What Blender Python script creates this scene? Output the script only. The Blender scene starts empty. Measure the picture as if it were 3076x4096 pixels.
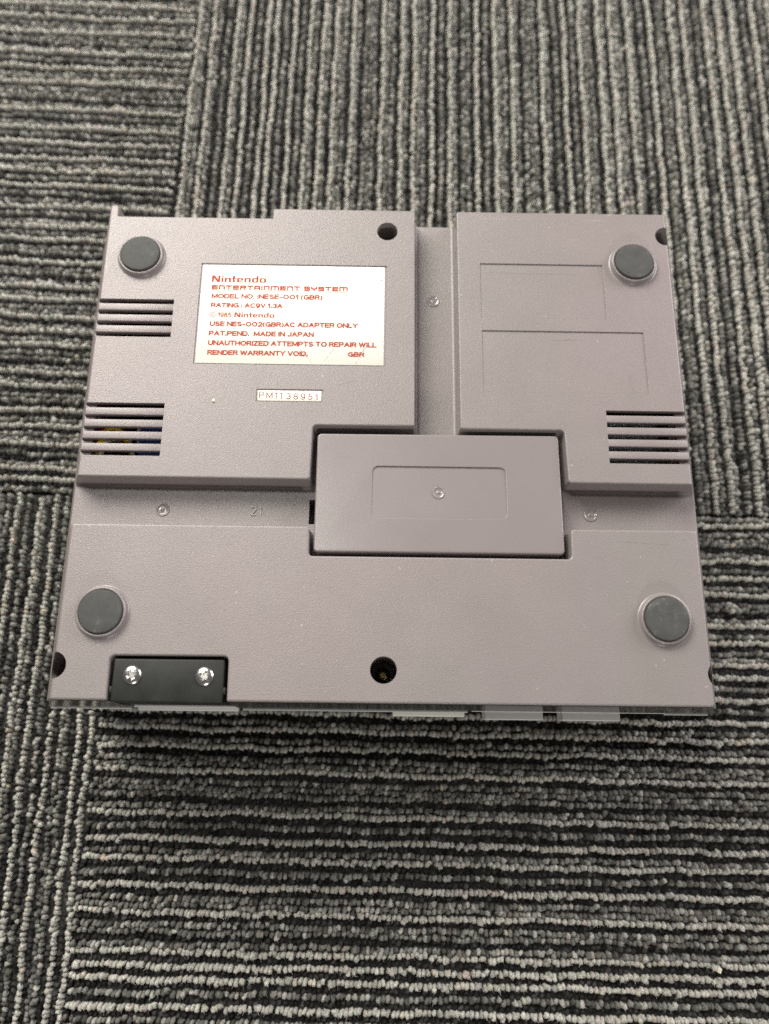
import bpy, bmesh, math, random
import numpy as np
from mathutils import Vector, Matrix
from mathutils.geometry import tessellate_polygon

# ------------------------------------------------------------------ camera, light, exposure
sc = bpy.context.scene
COL = sc.collection
cam_d = bpy.data.cameras.new("camera")
cam = bpy.data.objects.new("camera", cam_d)
COL.objects.link(cam)
cam.location = (-0.0021464, -0.0088638, 0.3599387)
cam.rotation_euler = (0.2759745, -0.0099887, 0.0109769)
cam_d.sensor_fit = 'HORIZONTAL'
cam_d.sensor_width = 36.0
cam_d.lens = 36.02
cam_d.clip_start = 0.01
cam_d.clip_end = 50.0
cam_d.dof.use_dof = True
cam_d.dof.focus_distance = 0.288
cam_d.dof.aperture_fstop = 8.5
sc.camera = cam

world = bpy.data.worlds.new("World")
sc.world = world
world.use_nodes = True
bg = world.node_tree.nodes["Background"]
bg.inputs[0].default_value = (1.0, 0.97, 0.94, 1)
bg.inputs[1].default_value = 0.13


def area(name, loc, target, size, power, col):
    d = bpy.data.lights.new(name, 'AREA')
    d.shape = 'RECTANGLE'
    d.size, d.size_y = size
    d.energy = power
    d.color = col
    o = bpy.data.objects.new(name, d)
    COL.objects.link(o)
    o.location = loc
    o.rotation_euler = (Vector(target) - Vector(loc)).to_track_quat('-Z', 'Y').to_euler()
    return o


area("back_left_lamp", (-0.52, 0.95, 0.86), (0.0, 0.15, 0.0), (0.85, 0.65), 29.0, (1.0, 0.97, 0.885))  # no window: unseen key lamp, set close so falloff darkens the near carpet
area("right_lamp", (1.25, 0.75, 0.66), (0.0, 0.15, 0.0), (0.9, 0.6), 20.0, (1.0, 0.955, 0.965))
area("front_lamp", (0.3, -2.2, 1.0), (0.0, 0.1, 0.0), (0.50, 0.25), 21.0, (1.0, 0.97, 0.93))
area("ceiling_lamp", (-0.30, 0.36, 1.30), (-0.03, 0.12, 0.05), (0.10, 0.16), 4.5, (1.0, 0.975, 0.90))

vs = sc.view_settings
vs.view_transform = 'Standard'
vs.look = 'None'
vs.exposure = 0.0
vs.gamma = 1.0
sc.cycles.use_denoising = False
sc.cycles.max_bounces = 8

MM = 0.001
H = 85.0            # the console's underside, mm above the floor
FLARE = 0.44        # the side walls lean outwards


# ------------------------------------------------------------------ materials
def mat(name, col, rough=0.5, metal=0.0, spec=0.5):
    m = bpy.data.materials.new(name)
    m.use_nodes = True
    b = m.node_tree.nodes["Principled BSDF"]
    b.inputs["Base Color"].default_value = (*col, 1)
    b.inputs["Roughness"].default_value = rough
    b.inputs["Metallic"].default_value = metal
    b.inputs["Specular IOR Level"].default_value = spec
    return m


def N(m, t, **kw):
    n = m.node_tree.nodes.new(t)
    for k, v in kw.items():
        setattr(n, k, v)
    return n


def noise(m, scale, detail=3.0, rough=0.55):
    tc = N(m, "ShaderNodeTexCoord")
    n = N(m, "ShaderNodeTexNoise")
    n.inputs["Scale"].default_value = scale
    n.inputs["Detail"].default_value = detail
    n.inputs["Roughness"].default_value = rough
    m.node_tree.links.new(tc.outputs["Object"], n.inputs["Vector"])
    return n


def ramp(m, src, stops):
    r = N(m, "ShaderNodeValToRGB")
    e = r.color_ramp.elements
    e[0].position, e[0].color = stops[0][0], (*stops[0][1], 1)
    e[1].position, e[1].color = stops[1][0], (*stops[1][1], 1)
    for p, c in stops[2:]:
        q = e.new(p)
        q.color = (*c, 1)
    m.node_tree.links.new(src, r.inputs[0])
    return r


def add_bump(m, src, strength, dist):
    b = N(m, "ShaderNodeBump")
    b.inputs["Strength"].default_value = strength
    b.inputs["Distance"].default_value = dist
    m.node_tree.links.new(src, b.inputs["Height"])
    m.node_tree.links.new(b.outputs[0], m.node_tree.nodes["Principled BSDF"].inputs["Normal"])
    return b


def colour_from(m, r):
    m.node_tree.links.new(r.outputs[0], m.node_tree.nodes["Principled BSDF"].inputs["Base Color"])


def rough_from(m, src, lo, hi):
    mr = N(m, "ShaderNodeMapRange")
    mr.inputs["To Min"].default_value = lo
    mr.inputs["To Max"].default_value = hi
    m.node_tree.links.new(src, mr.inputs["Value"])
    m.node_tree.links.new(mr.outputs[0], m.node_tree.nodes["Principled BSDF"].inputs["Roughness"])


def scl(c, k):
    return tuple(x * k for x in c)


PL = (0.226, 0.198, 0.198)
M = {}
m = M['shell'] = mat('grained_grey_plastic', PL, 0.40)
n = noise(m, 55, 4)
colour_from(m, ramp(m, n.outputs[0], [(0.3, scl(PL, 0.965)), (0.7, scl(PL, 1.03))]))
cr_ = m.node_tree.nodes["Color Ramp"]
sp = noise(m, 650, 2, 0.4)
spr = ramp(m, sp.outputs[0], [(0.745, (0, 0, 0)), (0.80, (1, 1, 1))])
wr = noise(m, 9, 3, 0.5)
wrr = ramp(m, wr.outputs[0], [(0.35, (1.03, 0.99, 1.0)), (0.65, (0.97, 1.0, 0.97))])
mw = N(m, "ShaderNodeMix", data_type='RGBA', blend_type='MULTIPLY')
mw.inputs["Factor"].default_value = 1.0
m.node_tree.links.new(cr_.outputs[0], mw.inputs[6]); m.node_tree.links.new(wrr.outputs[0], mw.inputs[7])
ms = N(m, "ShaderNodeMix", data_type='RGBA', blend_type='MIX')
mf = N(m, "ShaderNodeMath", operation='MULTIPLY'); mf.inputs[1].default_value = 0.45
m.node_tree.links.new(spr.outputs[0], mf.inputs[0]); m.node_tree.links.new(mf.outputs[0], ms.inputs["Factor"])
m.node_tree.links.new(mw.outputs[2], ms.inputs[6]); ms.inputs[7].default_value = (0.52, 0.49, 0.44, 1)
m.node_tree.links.new(ms.outputs[2], m.node_tree.nodes["Principled BSDF"].inputs["Base Color"])
g = noise(m, 2500, 2, 0.5)
g2 = N(m, "ShaderNodeTexVoronoi")
g2.inputs["Scale"].default_value = 1900
m.node_tree.links.new(m.node_tree.nodes["Texture Coordinate"].outputs["Object"], g2.inputs["Vector"])
mx = N(m, "ShaderNodeMath", operation='MULTIPLY_ADD')
m.node_tree.links.new(g2.outputs["Distance"], mx.inputs[0])
mx.inputs[1].default_value = 0.45
m.node_tree.links.new(g.outputs[0], mx.inputs[2])
add_bump(m, mx.outputs[0], 0.7, 0.00013)
rough_from(m, noise(m, 24, 4).outputs[0], 0.30, 0.44)

m = M['smooth'] = mat('smooth_grey_plastic', PL, 0.36)
n = noise(m, 45, 4)
colour_from(m, ramp(m, n.outputs[0], [(0.3, scl(PL, 0.95)), (0.7, scl(PL, 0.99))]))
add_bump(m, noise(m, 2400, 2).outputs[0], 0.25, 0.0001)
rough_from(m, noise(m, 60, 5).outputs[0], 0.20, 0.36)

m = M['polished'] = mat('polished_grey_plastic', PL, 0.14)
colour_from(m, ramp(m, noise(m, 300, 3).outputs[0], [(0.3, scl(PL, 0.93)), (0.7, scl(PL, 1.0))]))
m = M['lid'] = mat('light_grey_plastic', (0.46, 0.45, 0.44), 0.45)
colour_from(m, ramp(m, noise(m, 80, 3).outputs[0], [(0.3, (0.72, 0.71, 0.68)), (0.7, (0.78, 0.77, 0.74))]))
m = M['white'] = mat('off_white_plastic', (0.74, 0.73, 0.64), 0.4)
colour_from(m, ramp(m, noise(m, 300, 3).outputs[0], [(0.3, (0.80, 0.79, 0.70)), (0.7, (0.86, 0.85, 0.77))]))
m = M['button'] = mat('button_grey_plastic', (0.36, 0.35, 0.34), 0.45)
colour_from(m, ramp(m, noise(m, 300, 3).outputs[0], [(0.3, (0.72, 0.70, 0.68)), (0.7, (0.76, 0.74, 0.72))]))

m = M['rubber'] = mat('dusty_rubber', (0.08, 0.085, 0.08), 0.7, spec=0.3)
n = noise(m, 210, 7, 0.72)
colour_from(m, ramp(m, n.outputs[0], [(0.32, (0.050, 0.051, 0.050)), (0.58, (0.066, 0.067, 0.065)), (0.68, (0.13, 0.13, 0.12)), (0.80, (0.34, 0.33, 0.27))]))
add_bump(m, noise(m, 900, 3).outputs[0], 0.2, 0.0002)

m = M['black'] = mat('matt_black_plastic', (0.018, 0.019, 0.018), 0.55, spec=0.32)
n = noise(m, 110, 5)
colour_from(m, ramp(m, n.outputs[0], [(0.3, (0.010, 0.011, 0.010)), (0.75, (0.024, 0.025, 0.023))]))
add_bump(m, noise(m, 1800, 2).outputs[0], 0.15, 0.0001)
m = M['gloss'] = mat('glossy_black_panel', (0.02, 0.018, 0.016), 0.06)
rough_from(m, noise(m, 90, 3).outputs[0], 0.10, 0.22)

m = M['metal'] = mat('screw_steel', (0.62, 0.60, 0.58), 0.3, 1.0)
rough_from(m, noise(m, 700, 4).outputs[0], 0.18, 0.34)
m = M['brass'] = mat('screw_brass', (0.5, 0.38, 0.14), 0.3, 1.0)
rough_from(m, noise(m, 700, 4).outputs[0], 0.2, 0.4)
m = M['shield'] = mat('tin_shield', (0.10, 0.12, 0.12), 0.35, 0.6)
add_bump(m, noise(m, 500, 3).outputs[0], 0.9, 0.0015)
m = M['board'] = mat('circuit_board', (0.010, 0.016, 0.010), 0.5)
colour_from(m, ramp(m, noise(m, 260, 5).outputs[0], [(0.4, (0.004, 0.006, 0.004)), (0.75, (0.03, 0.05, 0.02))]))
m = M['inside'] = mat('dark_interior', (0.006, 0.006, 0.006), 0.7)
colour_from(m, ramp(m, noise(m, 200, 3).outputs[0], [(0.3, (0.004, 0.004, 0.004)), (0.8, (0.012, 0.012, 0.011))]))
for nm, c in (('red', (0.8, 0.04, 0.03)), ('yellow', (0.9, 0.7, 0.04)), ('cream', (0.85, 0.8, 0.62)), ('blue', (0.05, 0.11, 0.40)), ('orange', (0.35, 0.12, 0.04))):
    m = M['wire_' + nm] = mat(nm + '_insulation', c, 0.4)
    colour_from(m, ramp(m, noise(m, 400, 3).outputs[0], [(0.3, scl(c, 0.85)), (0.7, c)]))

LB = (0.80, 0.775, 0.70)
m = M['label'] = mat('worn_label_paper', LB, 0.38, spec=0.12)
n = noise(m, 70, 7, 0.7)
colour_from(m, ramp(m, n.outputs[0], [(0.30, scl(LB, 0.66)), (0.42, scl(LB, 0.95)), (0.7, LB)]))
rough_from(m, n.outputs[0], 0.7, 0.55)
m = M['ink'] = mat('red_ink', (0.50, 0.075, 0.045), 0.6, spec=0.12)
colour_from(m, ramp(m, noise(m, 900, 4).outputs[0], [(0.3, (0.30, 0.040, 0.024)), (0.75, (0.37, 0.075, 0.045))]))
m = M['ink2'] = mat('brown_red_ink', (0.25, 0.055, 0.05), 0.6, spec=0.3)
colour_from(m, ramp(m, noise(m, 900, 4).outputs[0], [(0.3, (0.14, 0.028, 0.025)), (0.75, (0.21, 0.06, 0.05))]))
m = M['scuff'] = mat('scuff_mark', (0.35, 0.33, 0.32), 0.6)
colour_from(m, ramp(m, noise(m, 1200, 4).outputs[0], [(0.45, (0.20, 0.19, 0.19)), (0.62, (0.5, 0.48, 0.45))]))
m = M['rub'] = mat('rubbed_plastic', scl(PL, 1.3), 0.4)
colour_from(m, ramp(m, noise(m, 900, 4).outputs[0], [(0.4, scl(PL, 1.02)), (0.62, scl(PL, 1.45))]))
m = M['smear'] = mat('dark_smear', scl(PL, 0.7), 0.5)
colour_from(m, ramp(m, noise(m, 900, 4).outputs[0], [(0.4, scl(PL, 0.98)), (0.62, scl(PL, 0.6))]))
m = M['crumb'] = mat('cream_debris', (0.7, 0.66, 0.5), 0.8)
colour_from(m, ramp(m, noise(m, 1500, 3).outputs[0], [(0.3, (0.55, 0.5, 0.36)), (0.7, (0.75, 0.72, 0.6))]))

m = M['yarn'] = mat('carpet_yarn', (0.3, 0.3, 0.28), 0.9, spec=0.12)
at = N(m, "ShaderNodeAttribute", attribute_name="yarn_colour")
n = noise(m, 1500, 3, 0.6)
r = ramp(m, n.outputs[0], [(0.3, (0.5, 0.5, 0.5)), (0.7, (1.4, 1.4, 1.4))])
mix = N(m, "ShaderNodeMix", data_type='RGBA', blend_type='MULTIPLY')
mix.inputs["Factor"].default_value = 1.0
m.node_tree.links.new(at.outputs["Color"], mix.inputs[6])
m.node_tree.links.new(r.outputs[0], mix.inputs[7])
m.node_tree.links.new(mix.outputs[2], m.node_tree.nodes["Principled BSDF"].inputs["Base Color"])
add_bump(m, noise(m, 2600, 2).outputs[0], 0.7, 0.0004)
m = M['backing'] = mat('carpet_backing', (0.02, 0.02, 0.019), 0.95)
colour_from(m, ramp(m, noise(m, 400, 3).outputs[0], [(0.3, (0.014, 0.014, 0.013)), (0.7, (0.03, 0.03, 0.028))]))
m = M['screed'] = mat('concrete_screed', (0.25, 0.25, 0.24), 0.9)
colour_from(m, ramp(m, noise(m, 30, 5).outputs[0], [(0.3, (0.2, 0.2, 0.19)), (0.7, (0.3, 0.3, 0.29))]))


# ------------------------------------------------------------------ helpers
def link(name, me, material, parent=None):
    o = bpy.data.objects.new(name, me)
    COL.objects.link(o)
    if material is not None:
        me.materials.clear()
        me.materials.append(M[material])
    if parent is not None:
        o.parent = parent
    return o


def tag(o, label=None, cat=None, group=None, kind=None):
    if label: o['label'] = label
    if cat: o['category'] = cat
    if group: o['group'] = group
    if kind: o['kind'] = kind
    return o


def finish(me, angle=35, smooth=True):
    if smooth:
        me.polygons.foreach_set("use_smooth", [True] * len(me.polygons))
        me.set_sharp_from_angle(angle=math.radians(angle))
    me.update()
    return me


def weighted(o):
    w = o.modifiers.new("normals", 'WEIGHTED_NORMAL')
    w.keep_sharp = True
    w.weight = 60
    return o


def rounded(poly, segs=4):
    """CCW corners (x, y, r) -> list of (point, outward offset direction)."""
    out = []
    n = len(poly)
    for i in range(n):
        p = Vector(poly[i][:2]); r = poly[i][2] if len(poly[i]) > 2 else 0.0
        a = Vector(poly[i - 1][:2]); b = Vector(poly[(i + 1) % n][:2])
        d0 = (p - a).normalized(); d1 = (b - p).normalized()
        n0 = Vector((d0.y, -d0.x)); n1 = Vector((d1.y, -d1.x))
        cr = d0.x * d1.y - d0.y * d1.x
        if r <= 0 or abs(cr) < 0.05:
            mv = n0 + n1
            out.append((p, mv / max(mv.dot(n0), 0.2)))
            continue
        ang = math.atan2(cr, d0.dot(d1))
        t = r * math.tan(abs(ang) / 2)
        s = 1 if cr > 0 else -1
        c = p - d0 * t - n0 * r * s
        for k in range(segs + 1):
            th = ang * k / segs
            nn = Vector((n0.x * math.cos(th) - n0.y * math.sin(th), n0.x * math.sin(th) + n0.y * math.cos(th)))
            out.append((c + nn * r * s, nn))
    return out


def rect(x0, y0, x1, y1, r=0.0):
    return [(x0, y0, r), (x1, y0, r), (x1, y1, r), (x0, y1, r)]


def circle(cx, cy, r, n=32):
    return [(Vector((cx + r * math.cos(2 * math.pi * k / n), cy + r * math.sin(2 * math.pi * k / n))),
             Vector((math.cos(2 * math.pi * k / n), math.sin(2 * math.pi * k / n)))) for k in range(n)]


def edge_still(p, d, off):
    """outline edges that lie on the outer sides keep their plane when a ring is pushed out"""
    dx, dy = d.x * off, d.y * off
    if off > 0:
        if abs(p.x) > 115.0: dx = 0
        if p.y < 0.8 or p.y > 194.5: dy = 0
    return p.x + dx, p.y + dy


def widen(poly, bev):
    """outer corners get at least the edge rounding as their radius, so that the inset rings never cross"""
    out = []
    for i, (x, y, r) in enumerate(poly):
        a, b = poly[i - 1], poly[(i + 1) % len(poly)]
        cr = (x - a[0]) * (b[1] - y) - (y - a[1]) * (b[0] - x)
        out.append((x, y, max(r, bev * 1.06) if cr > 0 else r))
    return out


def block(outline, zt, zb, bev=0.9, draft=0.0, fillet=0.0, holes=(), nb=4, flare=False, base=True):
    """a moulded slab: rounded top edge, leaning wall, fillet at its foot, shallow recesses in its top"""
    bm = bmesh.new()
    pts = outline if isinstance(outline[0][0], Vector) else rounded(widen(outline, bev))

    def ring(pp, off, z, tilt=None):
        vsr = []
        for p, d in pp:
            x, y = edge_still(p, d, off)
            zz = z if tilt is None else tilt(x, y)
            if flare and abs(x) > 113.5:
                x += math.copysign(FLARE * (H - zz), x)
            vsr.append(bm.verts.new((x * MM, y * MM, zz * MM)))
        return vsr

    def bridge(a, b):
        for i in range(len(a)):
            j = (i + 1) % len(a)
            bm.faces.new((a[i], b[i], b[j], a[j]))

    def cap(loops, up):
        vv = [v for l in loops for v in l]
        tris = tessellate_polygon([[Vector((v.co.x, v.co.y, 0)) for v in l] for l in loops])
        for t in tris:
            a, b, c = (vv[k] for k in t)
            cr = (b.co.x - a.co.x) * (c.co.y - a.co.y) - (b.co.y - a.co.y) * (c.co.x - a.co.x)
            if abs(cr) < 1e-16:
                pass
            f = (a, b, c) if (cr > 0) == up else (a, c, b)
            try:
                bm.faces.new(f)
            except ValueError:
                pass

    rings = [ring(pts, -bev * (1 - math.sin(k / nb * math.pi / 2)), zt - bev * (1 - math.cos(k / nb * math.pi / 2))) for k in range(nb + 1)]
    if fillet > 0:
        for k in range(4):
            th = k / 3 * math.pi / 2
            rings.append(ring(pts, draft + fillet * (1 - math.cos(th)), zb + fillet * (1 - math.sin(th))))
    else:
        rings.append(ring(pts, draft, zb))
    for a, b in zip(rings, rings[1:]):
        bridge(a, b)
    loops = [rings[0]]
    for ho, hb, tilt in holes:
        hp = ho if isinstance(ho[0][0], Vector) else rounded(ho)
        r0 = ring(hp, hb, zt); r1 = ring(hp, hb * 0.3, zt - hb * 0.3)
        r2 = ring(hp, 0, 0, tilt)
        bridge(r1, r0); bridge(r2, r1)
        cap([r2], True)
        loops.append(r0)
    cap(loops, True)
    if base:
        cap([rings[-1]], False)
    me = bpy.data.meshes.new("m")
    bm.normal_update()
    bm.to_mesh(me); bm.free()
    return me


def box_bm(bm, x0, y0, z0, x1, y1, z1):
    v = [bm.verts.new((x * MM, y * MM, z * MM)) for z in (z0, z1) for y in (y0, y1) for x in (x0, x1)]
    for f in ((0, 2, 3, 1), (4, 5, 7, 6), (0, 1, 5, 4), (2, 6, 7, 3), (0, 4, 6, 2), (1, 3, 7, 5)):
        bm.faces.new([v[k] for k in f])


def cyl_bm(bm, x, y, r, z0, z1, n=40):
    a = [bm.verts.new(((x + r * math.cos(2 * math.pi * k / n)) * MM, (y + r * math.sin(2 * math.pi * k / n)) * MM, z0 * MM)) for k in range(n)]
    b = [bm.verts.new((v.co.x, v.co.y, z1 * MM)) for v in a]
    for i in range(n):
        j = (i + 1) % n
        bm.faces.new((a[i], a[j], b[j], b[i]))
    bm.faces.new(a[::-1]); bm.faces.new(b)


def boolean(me, fill):
    """subtract what fill() draws from the mesh"""
    bm = bmesh.new(); fill(bm)
    cm = bpy.data.meshes.new("cut"); bm.to_mesh(cm); bm.free()
    a = bpy.data.objects.new("a", me); b = bpy.data.objects.new("b", cm)
    COL.objects.link(a); COL.objects.link(b)
    md = a.modifiers.new("x", 'BOOLEAN'); md.operation = 'DIFFERENCE'; md.solver = 'EXACT'; md.object = b
    dg = bpy.context.evaluated_depsgraph_get()
    res = bpy.data.meshes.new_from_object(a.evaluated_get(dg))
    bpy.data.objects.remove(a); bpy.data.objects.remove(b)
    bpy.data.meshes.remove(cm)
    return res


def lathe(prof, n=40, cx=0, cy=0):
    """profile [(r, z)] in mm from the axis outwards"""
    bm = bmesh.new()
    prev = None
    for r, z in prof:
        if r <= 1e-6:
            cur = [bm.verts.new((cx * MM, cy * MM, z * MM))]
        else:
            cur = [bm.verts.new(((cx + r * math.cos(2 * math.pi * k / n)) * MM, (cy + r * math.sin(2 * math.pi * k / n)) * MM, z * MM)) for k in range(n)]
        if prev is not None:
            for i in range(n):
                j = (i + 1) % n
                if len(prev) == 1:
                    bm.faces.new((prev[0], cur[i], cur[j]))
                elif len(cur) == 1:
                    bm.faces.new((prev[i], cur[0], prev[j]))
                else:
                    bm.faces.new((prev[i], cur[i], cur[j], prev[j]))
        prev = cur
    me = bpy.data.meshes.new("lathe")
    bm.normal_update(); bm.to_mesh(me); bm.free()
    return me


def bevelled_box(x0, y0, z0, x1, y1, z1, b, segs=2, shift=None):
    bm = bmesh.new(); box_bm(bm, x0, y0, z0, x1, y1, z1)
    if shift:
        for v in bm.verts: shift(v)
    if b > 0:
        bmesh.ops.bevel(bm, geom=bm.edges[:], offset=b * MM, segments=segs, profile=0.5, affect='EDGES', clamp_overlap=True)
    bm.normal_update()
    me = bpy.data.meshes.new("box"); bm.to_mesh(me); bm.free()
    return finish(me, 50)


def tube(pts, r, n=8):
    bm = bmesh.new()
    P = [Vector(p) for p in pts]
    # smooth the path
    Q = []
    for i in range(len(P) - 1):
        p0 = P[max(i - 1, 0)]; p1 = P[i]; p2 = P[i + 1]; p3 = P[min(i + 2, len(P) - 1)]
        for k in range(5):
            t = k / 5
            Q.append(0.5 * ((2 * p1) + (p2 - p0) * t + (2 * p0 - 5 * p1 + 4 * p2 - p3) * t * t + (3 * p1 - p0 - 3 * p2 + p3) * t ** 3))
    Q.append(P[-1])
    rings = []
    for i, q in enumerate(Q):
        d = (Q[min(i + 1, len(Q) - 1)] - Q[max(i - 1, 0)]).normalized()
        u = d.orthogonal().normalized() if i == 0 else (u - d * u.dot(d)).normalized()
        w = d.cross(u)
        rings.append([bm.verts.new((q + u * r * math.cos(2 * math.pi * k / n) + w * r * math.sin(2 * math.pi * k / n)) * MM) for k in range(n)])
    for a, b in zip(rings, rings[1:]):
        for i in range(n):
            bm.faces.new((a[i], a[(i + 1) % n], b[(i + 1) % n], b[i]))
    bm.faces.new(rings[0][::-1]); bm.faces.new(rings[-1])
    bm.normal_update()
    me = bpy.data.meshes.new("tube"); bm.to_mesh(me); bm.free()
    return finish(me, 60)


def text_mesh(body, x0, y0, x1, y1, z, weight=0.0, thick=0.02, spacing=1.0, rot=0.0):
    """lettering fitted to the rectangle x0..x1, y0 (baseline)..y1 (cap height)"""
    cu = bpy.data.curves.new("t", 'FONT')
    cu.body = body; cu.size = 1.0; cu.offset = weight; cu.space_character = spacing
    cu.resolution_u = 3
    o = bpy.data.objects.new("t", cu); COL.objects.link(o)
    dg = bpy.context.evaluated_depsgraph_get()
    me = bpy.data.meshes.new_from_object(o.evaluated_get(dg))
    bpy.data.objects.remove(o); bpy.data.curves.remove(cu)
    co = np.empty(len(me.vertices) * 3); me.vertices.foreach_get("co", co); co = co.reshape(-1, 3)
    cap = 0.729  # cap height of the built-in font at size 1
    w0, w1 = co[:, 0].min(), co[:, 0].max()
    co[:, 0] = x0 + (co[:, 0] - w0) / (w1 - w0) * (x1 - x0)
    co[:, 1] = y0 + co[:, 1] / cap * (y1 - y0)
    if rot:
        dx = co[:, 0] - x0
        co[:, 1] += dx * rot
    co[:, 2] = z
    me.vertices.foreach_set("co", (co * MM).ravel())
    me.update()
    return me


def strokes_mesh(polys, z):
    """flat filled polygons (each a list of (x, y)), each a little solid"""
    bm = bmesh.new()
    for i, p in enumerate(polys):
        f = bm.faces.new([bm.verts.new((x * MM, y * MM, (z + (i % 7) * 0.0012) * MM)) for x, y in p])
        f.normal_update()
        if f.normal.z < 0: f.normal_flip()
    me = bpy.data.meshes.new("strokes"); bm.to_mesh(me); bm.free()
    return me


def bar(ax, ay, bx, by, w):
    d = Vector((bx - ax, by - ay)); L = d.length; d /= L
    n = Vector((-d.y, d.x)) * w / 2
    return [(ax - n.x, ay - n.y), (bx - n.x, by - n.y), (bx + n.x, by + n.y), (ax + n.x, ay + n.y)]


# ------------------------------------------------------------------ the floor: four carpet tiles, quarter-turned
rng = np.random.default_rng(11)
bm = bmesh.new(); box_bm(bm, -420, -340, -40, 420, 620, -6)
me = bpy.data.meshes.new("floor"); bm.to_mesh(me); bm.free()
floor = tag(link("floor", me, 'screed'), "grey ribbed loop-pile carpet tiles laid quarter-turned", None, None, "structure")

PITCH = 2.55


def tile_rows(lights, lo, hi):
    """row offsets and kinds: L light, M marled, D dark, light rows at the given places and made-up ones beyond"""
    rr = random.Random(5)
    L = sorted(lights)
    while L[-1] < hi: L.append(L[-1] + rr.choice((5.1, 7.6, 10.2, 10.2, 12.7, 15.3)))
    while L[0] > lo: L.insert(0, L[0] - rr.choice((5.1, 7.6, 10.2, 10.2, 12.7, 15.3)))
    pat = {0: '', 1: 'D', 2: 'MD', 3: 'MMD', 4: 'MDMD', 5: 'MDMMD', 6: 'MDMMMD', 7: 'MDMMDMD'}
    out = []
    for a, b in zip(L, L[1:]):
        n = max(0, int(round((b - a) / PITCH)) - 1)
        out.append((a, 'L'))
        s = pat.get(n, 'MD' * (n // 2))
        if n == 3 and rr.random() < 0.35: s = 'DMD'
        if n == 4 and rr.random() < 0.35: s = 'DMMD'
        for k, ch in enumerate(s):
            out.append((a + (b - a) * (k + 1) / (len(s) + 1), ch))
    return out


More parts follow.
